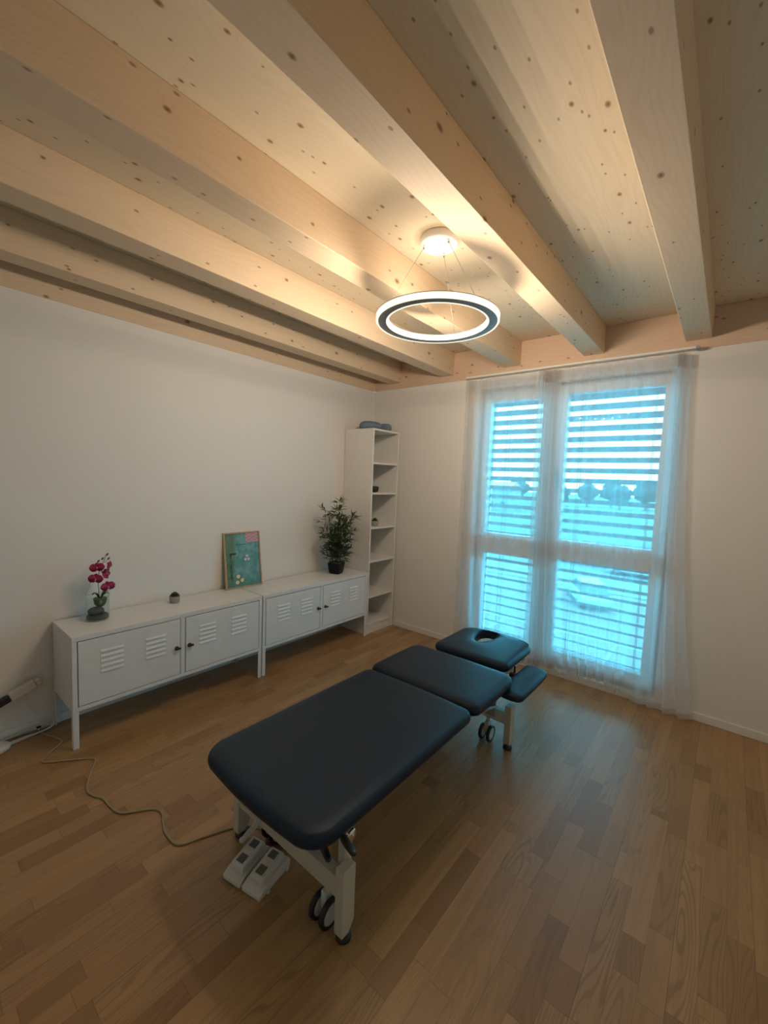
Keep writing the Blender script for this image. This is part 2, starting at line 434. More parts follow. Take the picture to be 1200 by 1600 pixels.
def zig(x0, x1, n, amp, y, jag):
    """folds: back-and-forth loops"""
    out = []
    for i in range(n*2):
        t = i/(n*2); s_ = 1 if i % 2 else -1
        out.append((x0+(x1-x0)*t+s_*jag*(.6+.8*random.random()), y+s_*amp*(.6+.7*random.random())))
    return out
def curtain(top, bot, hem, label, group=None, flare=None):
    n = len(top); NU = (n-1)*5+1
    T = spline([(a, b, 0) for a, b in top], 5); B = spline([(a, b, 0) for a, b in bot], 5)
    ztop = HB-.03
    def P(i, z_t, k=0):
        u = i/(NU-1); zb = hem(u); z = zb+(ztop-zb)*z_t if not isinstance(z_t, str) else 0
        e = (1-z_t); e = e**3*.6+e*.4
        x = T[i].x*(1-e)+B[i].x*e; y = T[i].y*(1-e)+B[i].y*e
        bil = noise.noise(Vector((x*3.2, z*.7, k)))*.018*(.3+min(1, (1-z_t)*2))
        y += bil; y = min(y, -.014)
        return (x, y, z)
    NV = 36
    m = MB(); m.loops([[P(i, j/NV) for i in range(NU)] for j in range(NV+1)], close=False, cap0=False, cap1=False)
    o = m.build('curtain', SHEER); tag(o, label, 'curtain', group)
    for nm, a, b, mt, off in (('gathering_tape', .962, .995, SHEER2, -.0015), ('hem', .0, .016, SHEER3, -.0015)):
        q = MB(); q.loops([[(lambda p: (p[0], p[1]+off, p[2]))(P(i, a+(b-a)*j/3)) for i in range(NU)] for j in range(4)], close=False, cap0=False, cap1=False)
        q.build(nm, mt, o)
random.seed(3)
Lt = zig(1.165, 1.235, 2, .012, -.075, .022)+zig(1.28, 1.78, 4, .012, -.075, .0)+zig(1.80, 1.90, 4, .020, -.075, .022)
random.seed(3)
Lb = zig(1.16, 1.29, 2, .025, -.055, .03)+zig(1.35, 1.74, 4, .022, -.05, .0)+zig(1.80, 1.97, 4, .032, -.058, .03)
random.seed(9)
Rt = zig(1.885, 1.97, 3, .018, -.078, .018)+zig(2.02, 2.60, 7, .013, -.075, .0)+zig(2.68, 2.755, 4, .016, -.075, .024)
random.seed(9)
Rb = zig(1.96, 2.07, 3, .034, -.07, .026)+zig(2.13, 2.56, 7, .030, -.06, .0)+zig(2.64, 2.985, 4, .03, -.085, .02)
curtain(Lt, Lb, lambda u: .055+.02*math.sin(u*9), 'sheer white curtain panel over the left window leaf, narrower of the pair')
curtain(Rt, Rb, lambda u: (.055+.018*math.sin(u*13+1))*(1-max(0, min(1, (u-.55)*3)))+.018, 'sheer white curtain panel over the right window leaf, its hem flaring right on the floor')

# ------------------------------------------------------------------ pendant ring lamp
LX, LY = 1.835, -1.672
RC = (1.82, -1.635, 2.345); RO, RI = .307, .247
lt = thing('pendant_lamp', (LX, LY, H), 'glowing white LED ring lamp hanging from the spruce ceiling on three wires', 'lamp')
MB().lathe([(.0, H), (.088, H), (.092, H-.004), (.092, H-.034), (.088, H-.038), (0, H-.038)], (LX, LY, 0), 56).build('canopy', LCANOPY, lt)
def ringpart(prof, name, mat):
    n = 128; ls = []
    for rr, z in prof: ls.append([(RC[0]+rr*math.cos(2*PI*i/n), RC[1]+rr*math.sin(2*PI*i/n), RC[2]+z) for i in range(n)])
    ls.append(ls[0]); m = MB(); m.loops(ls, True, False, False); return m.build(name, mat, lt)
ringpart([(RI+.010, -.012), (RO-.010, -.012), (RO-.010, .0125), (RO+.0008, .013), (RO+.0008, .016), (RI-.0008, .016), (RI-.0008, .013), (RI+.010, .0125)], 'ring_body', RINGM)
ringpart([(RO-.0095, -.0125), (RO-.003, -.0135), (RO, -.010), (RO+.0005, .0125), (RO-.0095, .0125)], 'outer_diffuser', LIGHT)
ringpart([(RI+.0095, -.0125), (RI+.003, -.0135), (RI, -.010), (RI-.0005, .0125), (RI+.0095, .0125)], 'inner_diffuser', LIGHT)
for px, py, ex, ey in ((1.775, -1.715, None, 155), (1.915, -1.65, None, 35), (1.80, -1.60, None, 275)):
    pass
yawc = math.atan2(r2.y, r2.x)
def led(n, rad, out, watts, tilt):
    for i in range(n):
        a = 2*PI*i/n; l = D.lights.new('led', 'SPOT'); l.color = LAMP_COL; l.energy = watts
        l.spot_size = math.radians(176); l.spot_blend = 1.0; l.shadow_soft_size = 0
        lo = D.objects.new('led', l); COL.objects.link(lo); lo.parent = lt
        p = Vector((RC[0]+rad*math.cos(a), RC[1]+rad*math.sin(a), RC[2]+.006)); lo.location = p-Vector(lt.location)
        dr = Vector((math.cos(a)*out, math.sin(a)*out, tilt)); lo.rotation_euler = (-dr).to_track_quat('Z', 'Y').to_euler()
led(24, RO+.004, 1, LAMP_STR*.061, -.17)
led(16, RI-.004, -1, LAMP_STR*.020, .12)
for a in (178, 62, -58):
    # wires spread 120 degrees apart around the rim, seen from the room
    an = math.radians(a)+yawc
    p0 = (LX+.072*math.cos(an), LY+.072*math.sin(an)); p1 = (RC[0]+.277*math.cos(an), RC[1]+.277*math.sin(an))
    MB().tube([(p0[0], p0[1], H-.045), (p1[0], p1[1], RC[2]+.02)], .0011, 6).build('suspension_wire', GREYM, lt)
    MB().lathe([(0, H-.034), (.006, H-.036), (.006, H-.052), (.003, H-.058), (0, H-.058)], (*p0, 0), 12).build('wire_grip', CHROME, lt)

# ------------------------------------------------------------------ low steel cabinets
def cabinet(y0, label, group):
    W, X1, ZT, ZB = 1.187, .382, .63, .212
    y1 = y0+W; X0 = .014
    t = thing('cabinet', (.2, (y0+y1)/2, 0), label, 'cabinet', group)
    b = MB()
    b.box(X0, X1, y0, y1, ZT-.028, ZT); b.box(X0, X1-.030, y0, y0+.018, ZB+.02, ZT-.028); b.box(X0, X1-.030, y1-.018, y1, ZB+.02, ZT-.028)
    b.box(X0, X0+.004, y0+.018, y1-.018, ZB, ZT-.028); b.box(X0, X1, y0, y1, ZB-.003, ZB+.02)
    ym = (y0+y1)/2; b.box(X1-.03, X1, ym-.014, ym+.014, ZB+.02, ZT-.028)
    b.box(X1-.03, X1, y0, y0+.024, ZB+.02, ZT-.028); b.box(X1-.03, X1, y1-.024, y1, ZB+.02, ZT-.028)
    b.build('body', WSTEEL, t, bevel=.002)
    MB().box(X1-.024, X1-.020, y0+.02, y1-.02, ZB+.02, ZT-.03).build('gap_shade_sheet', GAPSHADE, t)  # added dark sheet close behind the doors, paints the shade in their gaps
    for yy, sy in ((y0, 1), (y1, -1)):
        for xx, sx in ((X1, -1), (X0, 1)):
            m = MB(); m.box(*sorted((xx, xx+sx*.028)), *sorted((yy, yy+sy*.004)), 0, ZB-.003); m.box(*sorted((xx, xx+sx*.004)), *sorted((yy+sy*.004, yy+sy*.028)), 0, ZB-.003)
            m.build('leg', WSTEEL, t, bevel=.001)
    for a, c, hs in ((y0+.0285, ym-.0185, 1), (ym+.0185, y1-.0285, -1)):
        z0, z1 = ZB+.0245, ZT-.0325
        d = MB(); d.box(X1-.018, X1+.001, a, c, z0, z1)
        w_ = c-a
        for o_ in (.105, .34) if hs == 1 else (w_-.105-.118, w_-.34-.118):
            for k in range(5):
                zz = z0+.158+k*.029; ya = a+o_
                # pressed louvre: a wedge opening downwards
                d.prism([(X1+.001, zz+.016), (X1+.007, zz+.002), (X1+.001, zz)], 'y', ya, ya+.118)
        do = d.build('door', WSTEEL, t, bevel=.0012)
        ky = c-.022 if hs == 1 else a+.024
        k = MB(); k.lathe([(0, X1), (.013, X1), (.013, X1+.006), (.008, X1+.009), (.008, X1+.02), (0, X1+.021)], (0, ky, z0+.175), 20, 'x')
        k.box(X1+.012, X1+.024, ky-.018, ky+.018, z0+.170, z0+.180)
        k.build('lock_knob', BLACKP, do)
    return t
cabinet(-2.829, 'low white steel cabinet on the left, holding the orchid and tiny succulent', 'low white steel cabinets')
cabinet(-1.634, 'low white steel cabinet beside the tall bookcase, holding the bamboo plant', 'low white steel cabinets')

# ------------------------------------------------------------------ bookcase
BY0, BY1, BXF = -.436, -.028, .378
bc = thing('bookcase', (.19, -.23, 0), 'tall narrow white bookcase standing in the room corner', 'bookcase')
for a in (BY0, BY1-.017): MB().box(.006, BXF, a, a+.017, 0, 2.02).build('side_panel', LAM, bc, bevel=.001)
MB().box(.014, BXF, BY0+.017, BY1-.017, 2.002, 2.02).build('top_panel', LAM, bc, bevel=.001)
MB().box(.006, .012, BY0+.017, BY1-.017, .06, 2.02).build('back_panel', LAM, bc)
for z in (1.70, 1.405, 1.066, .735, .38, .10):
    MB().box(.014, BXF-.004, BY0+.017, BY1-.017, z-.018, z).build('shelf', LAM, bc, bevel=.001)
MB().box(BXF-.03, BXF-.012, BY0+.017, BY1-.017, 0, .082).build('plinth', LAM, bc)

# cushions on top
def bolster(name, c, ang, L, w_, h_, label):
    m = MB(); ls = []; R_ = Matrix.Rotation(ang, 4, 'Z'); n = 24
    for k in range(13):
        t = k/12*2-1; s_ = (1-abs(t)**3.2)**.5 if abs(t) < 1 else .02; s_ = max(s_, .05)
        l = []
        for i in range(n):
            a = 2*PI*i/n; yy = math.cos(a)*w_/2*s_; zz = math.sin(a); zz = h_*(.46+.54*zz*s_) if zz > 0 else h_*(.46+.46*zz*s_**.5)
            v = R_ @ Vector((t*L/2, yy, zz)); l.append((c[0]+v.x, c[1]+v.y, c[2]+v.z))
        ls.append(l)
    m.loops(ls); o = m.build(name, BLUEF); tag(o, label, 'cushion'); return o
bolster('cushion', (.20, -.275, 2.0205), math.radians(72), .245, .16, .092, 'larger slate blue rounded cushion lying on top of the bookcase')
bolster('cushion', (.235, -.098, 2.0205), math.radians(10), .15, .095, .088, 'smaller slate blue cushion on the bookcase top, nearest the window wall')
# black bowl-like box
m = MB(); ls = []
for s_, z in ((.034, 0), (.046, .01), (.052, .05), (.048, .058), (.030, .064)):
    ls.append([(.30+s_*1.2*(abs(math.cos(a))**.6)*math.copysign(1, math.cos(a)), -.335+s_*(abs(math.sin(a))**.6)*math.copysign(1, math.sin(a)), 1.4055+z) for a in [2*PI*i/24 for i in range(24)]])
m.loops(ls); tag(m.build('storage_box', BLACKP), 'small black rounded box on the bookcase shelf above the succulent', 'box')

def succulent(c, rp, hp, label, group):
    t = thing('potted_succulent', c, label, 'plant', group)
    MB().lathe([(0, 0), (rp*.86, 0), (rp*.98, hp*.25), (rp, hp*.6), (rp*.94, hp), (rp*.80, hp), (rp*.78, hp*.85), (0, hp*.85)], c, 28).build('pot', CONC, t)
    m = MB()
    for ring, (n, rr, tilt) in enumerate(((9, rp*1.02, .25), (8, rp*.78, .6), (6, rp*.5, 1.0), (4, rp*.3, 1.35))):
        for i in range(n):
            a = 2*PI*i/n+ring*.4; L = rp*.75; d = Vector((math.cos(a)*math.cos(tilt), math.sin(a)*math.cos(tilt), math.sin(tilt)))
            sd = Vector((-math.sin(a), math.cos(a), 0)); up = d.cross(sd)
            o0 = Vector(c)+Vector((0, 0, hp*.88+ring*.002))+Vector((math.cos(a), math.sin(a), 0))*rr*.2
            ls = []
            for k, (tt, ww) in enumerate(((0, .3), (.35, .75), (.7, 1), (.9, .6), (1.0, .08))):
                ls.append([o0+d*L*tt*1.1+sd*math.cos(b)*ww*rp*.27+up*math.sin(b)*ww*rp*.12 for b in [2*PI*q/8 for q in range(8)]])
            m.loops(ls)
    m.build('leaves', SUCC, t)
succulent((.113, -2.168, .6305), .034, .045, 'tiny succulent in a grey pot alone on the left low cabinet', 'tiny potted succulents')
succulent((.29, -.265, 1.0665), .036, .052, 'tiny dark succulent in a grey pot on a bookcase shelf', 'tiny potted succulents')

# ------------------------------------------------------------------ framed print, leaning on the wall
FW, FH, FT = .315, .445, .022
pf = thing('picture_frame', (.085, -1.59, .631), 'framed teal and green abstract print leaning against the wall on the cabinets', 'picture')
tilt = math.radians(8.5)
# local frame: u along +y, v up the frame; rotated a little about z as in the room
zr = math.radians(-3)
FM = Matrix.Translation((.088, -1.60, .6315)) @ Matrix.Rotation(zr, 4, 'Z') @ Matrix.Rotation(-tilt, 4, 'Y')
def fbox(mb, u0, u1, v0, v1, x0, x1): mb.box(x0, x1, u0, u1, v0, v1, FM)
m = MB(); fw = .011
fbox(m, -FW/2, -FW/2+fw, 0, FH, -FT, 0); fbox(m, FW/2-fw, FW/2, 0, FH, -FT, 0)
fbox(m, -FW/2+fw, FW/2-fw, 0, fw, -FT, 0); fbox(m, -FW/2+fw, FW/2-fw, FH-fw, FH, -FT, 0)
m.build('frame', OFRAME, pf, bevel=.001)
m = MB(); fbox(m, -FW/2+fw, FW/2-fw, fw, FH-fw, -FT+.002, -FT+.006); m.build('back_board', OFRAME, pf)
def paint(u, v):
    N = lambda s_, o=0: noise.noise(Vector((u*s_+o, v*s_*1.3, o)))
    n1, n2, n3 = N(4, 1), N(9, 5), N(26, 9)
    teal = Vector((.10, .30, .29)); green = Vector((.05, .15, .08)); lt_ = Vector((.20, .42, .42)); gr2 = Vector((.14, .22, .12))
    c = teal.lerp(lt_, max(0, min(1, .45+n1*1.1+n2*1.1+n3*.5+(v-.5)*.5)))
    k = max(0, min(1, (.34-.12*(1-v)+.06*n2-u)*14)); g_ = green.lerp(gr2, max(0, min(1, .5+n2+n3*.6)))
    if v > .5: g_ = g_.lerp(Vector((.17, .27, .15)), .4)
    c = c.lerp(g_, k*.9)
    k = max(0, min(1, (.2-v+.1*n1)*6)); c = c.lerp(Vector((.06, .22, .15)), k*.7)
    if u > .86+.03*n2: c = c.lerp(Vector((.12, .22, .30)), .3)
    if .78 < v < .80+.006*n3*4 and .3 < u < .62: c *= .55
    if .11 < u < .17 and .12 < v < .62 and n3 > -.05: c = c.lerp(Vector((.01, .04, .025)), .8)
    if .11 < u < .30 and .60 < v < .64: c = Vector((.015, .03, .02))
    if u > .60 and v > .82:
        chk = (int(u*46+v*30) + int(v*60-u*20)) % 2; c = Vector((.50, .16, .28)) if chk else Vector((.62, .50, .50))
    for cu, cv, rr, pr, col, k0 in ((.62, .52, .055, .04, (.70, .62, .66), 0), (.36, .13, .085, .055, (.74, .68, .40), 1)):
        for q in range(3):
            a = PI/2+q*2*PI/3+k0*.3; du, dv2 = u-cu-rr*math.cos(a), (v-cv)*1.45-rr*1.1*math.sin(a)
            if du*du+dv2*dv2 < pr*pr: c = Vector(col)
            elif du*du+dv2*dv2 < (pr*1.35)**2: c = c*.55
    return c
NU_, NV_ = 84, 120
vs = []; cols = []
for j in range(NV_+1):
    for i in range(NU_+1):
        u, v = i/NU_, j/NV_
        vs.append(FM @ Vector((-.007, -FW/2+fw+u*(FW-2*fw), fw+v*(FH-2*fw)))); cols.append(paint(u, v))
m = MB(); m.add(vs, [(j*(NU_+1)+i, j*(NU_+1)+i+1, (j+1)*(NU_+1)+i+1, (j+1)*(NU_+1)+i) for j in range(NV_) for i in range(NU_)])
pm, pt, pb = newmat('watercolour_print'); at = pt.nodes.new('ShaderNodeVertexColor'); at.layer_name = 'paint'
pt.links.new(at.outputs[0], pb.inputs['Base Color']); pb.inputs['Roughness'].default_value = .35
po_ = m.build('art_print', pm, pf); ca = po_.data.color_attributes.new('paint', 'FLOAT_COLOR', 'POINT')
for i, c in enumerate(cols): ca.data[i].color = (*c, 1)

# ------------------------------------------------------------------ bamboo plant
BPX, BPY = .20, -.70
bp = thing('potted_bamboo', (BPX, BPY, .6305), 'artificial bamboo plant in a black square pot beside the bookcase', 'plant')
def sq(hs, z, rr=.012, rot=.35):
    pts = []
    for cx_, cy_, a0 in ((1, 1, 0), (-1, 1, 90), (-1, -1, 180), (1, -1, 270)):
        for k in range(5):
            a = math.radians(a0+k*22.5); x = cx_*(hs-rr)+rr*math.cos(a); y = cy_*(hs-rr)+rr*math.sin(a)
            pts.append((BPX+x*math.cos(rot)-y*math.sin(rot), BPY+x*math.sin(rot)+y*math.cos(rot), z))
    return pts
MB().loops([sq(.046, .631), sq(.052, .64), sq(.064, .725), sq(.066, .735), sq(.060, .735), sq(.058, .722)]).build('pot', POTB, bp, smooth=True)
m = MB()
random.seed(5)
for i in range(70):
    a, rr = random.random()*2*PI, random.random()**.5*.048; c = Vector((BPX+rr*math.cos(a), BPY+rr*math.sin(a), .726)); s_ = .005+.004*random.random()
    m.loops([[c+Vector((math.cos(b)*s_*q, math.sin(b)*s_*q, z*s_)) for b in [k*PI/3 for k in range(6)]] for q, z in ((.4, -.6), (1, 0), (.4, .6))])
m.build('pebbles', SOIL, bp)['kind'] = 'stuff'
lf = MB()
def leaf_(o, d, L, w_):
    d = d.normalized(); sd = d.cross(Vector((0, 0, 1)))
    sd = sd.normalized() if sd.length > .1 else Vector((1, 0, 0)); sd = (sd+Vector((0, 0, random.uniform(-.9, .9)))).normalized()
    nn = d.cross(sd).normalized(); vs = []
    for t, ww, dr in ((0, .12, 0), (.3, .95, .02), (.6, .8, 0), (1, .0, -.10)):
        c = o+d*L*t+Vector((0, 0, dr*L)); vs += [c-sd*w_*ww/2, c+nn*w_*.12*ww, c+sd*w_*ww/2]
    fs = []
    for k in range(3):
        for j in range(2): fs.append((k*3+j, k*3+j+1, k*3+j+4, k*3+j+3))
    lf.add(vs, fs)
CANES = [((-.02, -.022), (-.015, -.075), .50), ((.0, .0), (.0, .03), .57), ((.015, .02), (.03, .10), .44), ((-.01, .022), (-.02, .07), .36),
         ((.02, -.01), (.03, -.02), .50), ((.0, -.015), (.04, -.12), .30), ((-.015, .005), (.04, .03), .36)]
for (a, b), (tx, ty), hh in CANES:
    p = [Vector((BPX+a+tx*t+math.sin(t*5+a*90)*.006, BPY+b+ty*t+math.cos(t*4+b*90)*.006, .722+hh*t)) for t in [k/10 for k in range(11)]]
    MB().tube(p, .003, 8, [.0042*(1-.6*k/10) for k in range(11)]).build('stem', STEM, bp)
    for k in range(1, 11):
        for q in range(3):
            ang = random.random()*2*PI; L = random.uniform(.03, .13)*(1 if k < 9 else .6)
            br = Vector((math.cos(ang)*.7, math.sin(ang), random.uniform(-.1, .7))).normalized()
            tip = p[k]+br*L
            if tip.x < .05: tip.x = .05
            lf.add([p[k]+Vector((0, 0, .0012)), p[k]-Vector((0, 0, .0012)), tip], [(0, 1, 2)])
            for _ in range(5):
                dd = (br+Vector((random.uniform(-.9, .9), random.uniform(-.9, .9), random.uniform(-.5, .8)))).normalized()
                tt = random.uniform(.4, 1); o0 = p[k].lerp(tip, tt)
                LL = random.uniform(.05, .095)
                if o0.x+dd.x*LL < .015: dd.x = abs(dd.x)
                if o0.y+dd.y*LL > BY0-.015: dd.y = -abs(dd.y)
                if o0.z+dd.z*LL < .74: dd.z = abs(dd.z)
                leaf_(o0, dd, LL, random.uniform(.012, .017))
lf.build('foliage', LEAF, bp)

# ------------------------------------------------------------------ orchid
OX, OY, OZ = .14, -2.637, .6305
oc = thing('potted_orchid', (OX, OY, OZ), 'magenta orchid on a dark stone in a clear glass vase on the left cabinet', 'plant')
MB().lathe([(0, 0), (.060, 0), (.062, .004), (.062, .150), (.0605, .150), (.0595, .148), (.0595, .008), (0, .008)], (OX, OY, OZ), 40).build('glass_vase', VGLASS, oc)
MB().lathe([(0, .0085), (.057, .0085), (.0575, .022), (.05, .030), (0, .034)], (OX, OY, OZ), 32).build('gravel_bed', STONE, oc)
m = MB(); ls = []
for k in range(9):
    t = k/8*PI-PI/2; ls.append([(OX-.0+.040*math.cos(t)*math.cos(a), OY-.008+.044*math.cos(t)*math.sin(a), OZ+.050+.026*math.sin(t)) for a in [2*PI*i/20 for i in range(20)]])
m.loops(ls); m.build('stone', STONE, oc)
MB().lathe([(0, .076), (.016, .076), (.030, .092), (.036, .125), (.034, .128), (.0, .120)], (OX+.004, OY+.014, OZ), 24).build('moss_cup', OLEAF, oc)
cr_ = r2.copy(); cr_.z = 0; cr_.normalize()   # room direction running along the cabinet front as seen
def ow(a, z, out=0): return Vector((OX+out, OY+.012+a, OZ+z))
st = spline([ow(.0, .10), ow(-.004, .18), ow(-.006, .25), ow(.006, .31), ow(.025, .35), ow(.035, .385)])
MB().tube(st, .0018, 8).build('stem', OSTEM, oc)
MB().tube(spline([ow(.025, .34), ow(.036, .345), ow(.044, .357)]), .0012, 6).build('stem', OSTEM, oc)
for a, z in ((.043, .388), (.018, .365), (.050, .362), (-.003, .352)):
    mm = MB(); c = ow(a, z)
    mm.loops([[c+Vector((.006*math.sin(t)*math.cos(b), .0065*math.sin(t)*math.sin(b)+.006*math.cos(t)*.6, .010*math.cos(t)*.8)) for b in [2*PI*i/10 for i in range(10)]] for t in [PI*k/6+.02 for k in range(7)]])
    mm.build('bud', OSTEM, oc)
# leaves at the foot
for a, L, hgt in ((-.3, .05, .05), (.5, .055, .04), (2.6, .05, .05), (3.6, .045, .045)):
    mm = MB(); d = Vector((math.sin(a)*.6, math.cos(a), 0)); sd = Vector((-d.y, d.x, 0)); ls = []
    for k in range(8):
        t = k/7; c = ow(.002, .115)+d*L*t+Vector((0, 0, hgt*math.sin(t*2.2))); ww = .016*math.sin(PI*(.08+.9*t))
        ls.append([c-sd*ww, c-Vector((0, 0, .003)), c+sd*ww, c+Vector((0, 0, .001))])
    mm.loops(ls); mm.build('leaf', OLEAF, oc)
def petal(mb, c, ax, nn, L, w_, cup=.25):
    sd = ax.cross(nn).normalized(); ls = []
    for k in range(8):
        t = k/7; ww = w_*math.sin(PI*min(1, .06+.92*t))**.65; cc = c+ax*L*t+nn*cup*L*(t*t*.6)
        ls.append([cc-sd*ww+nn*ww*.25, cc-nn*.0007, cc+sd*ww+nn*ww*.25, cc+nn*.0007])
    mb.loops(ls)
def flower(c, face, roll, s_=1.0):
    nn = face.normalized(); u_ = Vector((0, 0, 1)).cross(nn).normalized(); v_ = nn.cross(u_)
    D2 = lambda a: u_*math.cos(a)+v_*math.sin(a)
    mb = MB()
    for a, L, w_ in ((PI*.5, .032, .014), (PI*1.22, .031, .013), (PI*1.78, .031, .013)): petal(mb, c-nn*.001, D2(a+roll), nn, L*s_, w_*s_, .1)
    for a in (.08, PI-.08): petal(mb, c, D2(a+roll), nn, .040*s_, .024*s_, .2)
    fo = mb.build('flower', MAG, oc)
    mb = MB(); petal(mb, c+nn*.003, (D2(PI*1.5+roll)+nn*.8).normalized(), nn, .014*s_, .006*s_, .5)
    mb.loops([[c+nn*(.004+.008*t)+D2(b)*.004*math.sin(PI*(.15+.8*t)) for b in [2*PI*i/8 for i in range(8)]] for t in (0, .3, .6, 1)])
    mb.build('flower_lip', MAGL, fo)
fx = Vector((1, -.35, .05))
flower(ow(-.014, .315, .012), Vector((1, -.5, .45)), .1)
flower(ow(.046, .318, .008), Vector((.8, .9, .1)), .5, .85)
flower(ow(-.022, .250, .014), Vector((1, -.6, .1)), -.1)
flower(ow(.030, .268, .008), Vector((.7, .5, .6)), .6, .95)
flower(ow(.038, .195, .016), Vector((1, .0, .05)), .15, 1.0)
# loose curly wires round the vase
MB().tube(spline([ow(-.045, .235), ow(-.052, .215), ow(-.048, .200), ow(-.062, .185), ow(-.072, .160), ow(-.055, .155), ow(-.02, .160)]), .0007, 5).build('curly_twig', OSTEM, oc)
MB().tube(spline([ow(.03, .155), ow(.055, .165), ow(.07, .178), ow(.09, .183)]), .0007, 5).build('curly_twig', OSTEM, oc)

# ------------------------------------------------------------------ massage table
TX0, TX1 = 1.513, 2.165
mt = thing('massage_table', (1.84, -1.85, 0), 'navy blue padded massage table on a cream steel frame in mid room', 'massage table')
def outline(x0, x1, y0, y1, rad, bulge=(0, 0, 0, 0), n=10):
    """rounded rectangle, counter-clockwise; rad = radii at (x0y0),(x1y0),(x1y1),(x0y1); edges bulge outwards (y0, x1, y1, x0)"""
    pts = []
    C_ = [(x0, y0, rad[0], 180), (x1, y0, rad[1], 270), (x1, y1, rad[2], 0), (x0, y1, rad[3], 90)]
    for i, (cx, cy, rr, a0) in enumerate(C_):
        ccx = cx+(rr if cx == x0 else -rr); ccy = cy+(rr if cy == y0 else -rr)
        arc = [(ccx+rr*math.cos(math.radians(a0+90*k/n)), ccy+rr*math.sin(math.radians(a0+90*k/n))) for k in range(n+1)]
        pts += arc
        nx = C_[(i+1) % 4]; nr = nx[2]; nx0 = nx[0]+(nr if nx[0] == x0 else -nr); ny0 = nx[1]+(nr if nx[1] == y0 else -nr)
        b = [(0, -1), (1, 0), (0, 1), (-1, 0)][i]
        end = arc[-1]; a1 = math.radians(nx[3]); st_ = (nx0+nr*math.cos(a1), ny0+nr*math.sin(a1))
        for k in range(1, 14):
            t = k/14; q = bulge[i]*math.sin(PI*t)
            pts.append((end[0]+(st_[0]-end[0])*t+b[0]*q, end[1]+(st_[1]-end[1])*t+b[1]*q))
    return pts
def inset(pts, d):
    n = len(pts); out = []
    for i in range(n):
        p0, p1 = Vector(pts[i-1]), Vector(pts[(i+1) % n]); t = (p1-p0).normalized(); nn = Vector((-t.y, t.x))
        out.append((pts[i][0]+nn.x*d, pts[i][1]+nn.y*d))
    return out
def pad(name, spec, zt, th, parent, hole=False, crown=.006, edge=.024):
    x0, x1, y0, y1, rad, bul = spec
    ins = lambda d: outline(x0+d, x1-d, y0+d, y1-d, tuple(max(r_-d, .004) for r_ in rad), bul)
    prof = [(.030, -th), (.012, -th), (.004, -th+.006), (.0, -th*.62), (.0015, -th*.45), (.005, -th*.28), (.011, -th*.14), (edge*.8, -.005), (edge*1.4, -.001), (edge*2.4, .0)]
    ls = [[(x, y, zt+z-crown) for x, y in ins(d)] for d, z in prof]
    base = ins(edge*2.4); cx, cy = (x0+x1)/2, (y0+y1)/2
    if hole:
        hl = []
        for bx, by in base:
            a = math.atan2(by-HC[1], bx-HC[0]); k = abs(math.cos(a))**1.0
            hl.append((HC[0]+.066*(1+.22*math.sin(a))*math.cos(a), HC[1]+.125*math.sin(a)))
        for t in (.3, .6, .85): ls.append([(a[0]+(b[0]-a[0])*t, a[1]+(b[1]-a[1])*t, zt-crown+crown*math.sin(t*PI)*.8) for a, b in zip(base, hl)])
        for e, z in ((0, -.004), (.04, -.014), (.07, -.03), (.07, -th)): ls.append([(a[0]+(HC[0]-a[0])*e, a[1]+(HC[1]-a[1])*e, zt-crown+z) for a in hl])
        ls.append(ls[0]); m = MB(); m.loops(ls, True, False, False)
    else:
        for t in (.15, .3, .45, .6, .75, .88, .97): ls.append([(x+(cx-x)*t, y+(cy-y)*t, zt-crown+.45*crown*t*t*(3-2*t)) for x, y in base])
        m = MB(); m.loops(ls)
    return m.build(name, NAVY, parent)
ZT = .475; TH = .055
def board(sp, z, name='pad_board'):
    x0, x1, y0, y1, rad, bul = sp
    return MB().prism(outline(x0+.035, x1-.035, y0+.035, y1-.035, tuple(max(.01, r_-.035) for r_ in rad)), 'z', z-.014, z).build(name, BLACKP, mt)
mo = (TX0-.005, TX1+.015, -2.705, -1.700, (.10, .10, .05, .05), (.012, .0, .012, .0)); pad('leg_section_pad', mo, ZT, TH, mt); board(mo, ZT-TH-.006)
mi = (TX0-.015, TX1+.020, -1.685, -1.205, (.045, .045, .075, .075), (.004, .004, .006, .004)); pad('middle_pad', mi, ZT, TH, mt); board(mi, ZT-TH-.006)
HC = (1.785, -.775)
pad('head_pad', (1.578, 2.092, -1.135, -.63, (.05, .05, .12, .12), (.006, .0, .016, .0)), ZT, TH, mt, hole=True)
pad('armrest_pad', (2.115, 2.262, -1.325, -.865, (.03, .04, .05, .035), (.004, .004, .006, .0)), .415, .042, mt, edge=.016)
# top frame under the pads
tf = MB()
for x in (1.62, 2.03): tf.box(x, x+.035, -2.60, -.75, .375, .40)
for y in (-2.60, -1.72, -1.22, -.80): tf.box(1.62, 2.065, y, y+.03, .372, .399)
tf.build('top_frame', CREAM, mt, bevel=.003)
for y in (-1.20, -1.0): MB().box(2.06, 2.19, y, y+.03, .345, .368).build('armrest_bracket', BLACKP, mt, bevel=.003)
for x in (1.72, 1.94): MB().tube([(x, -1.25, .386), (x, -.82, .386)], .011).build('head_pad_rod', CHROME, mt)
MB().tube([(2.075, -.95, .40), (2.075, -.95, .33)], .006).build('head_release_pin', BLACKP, mt)
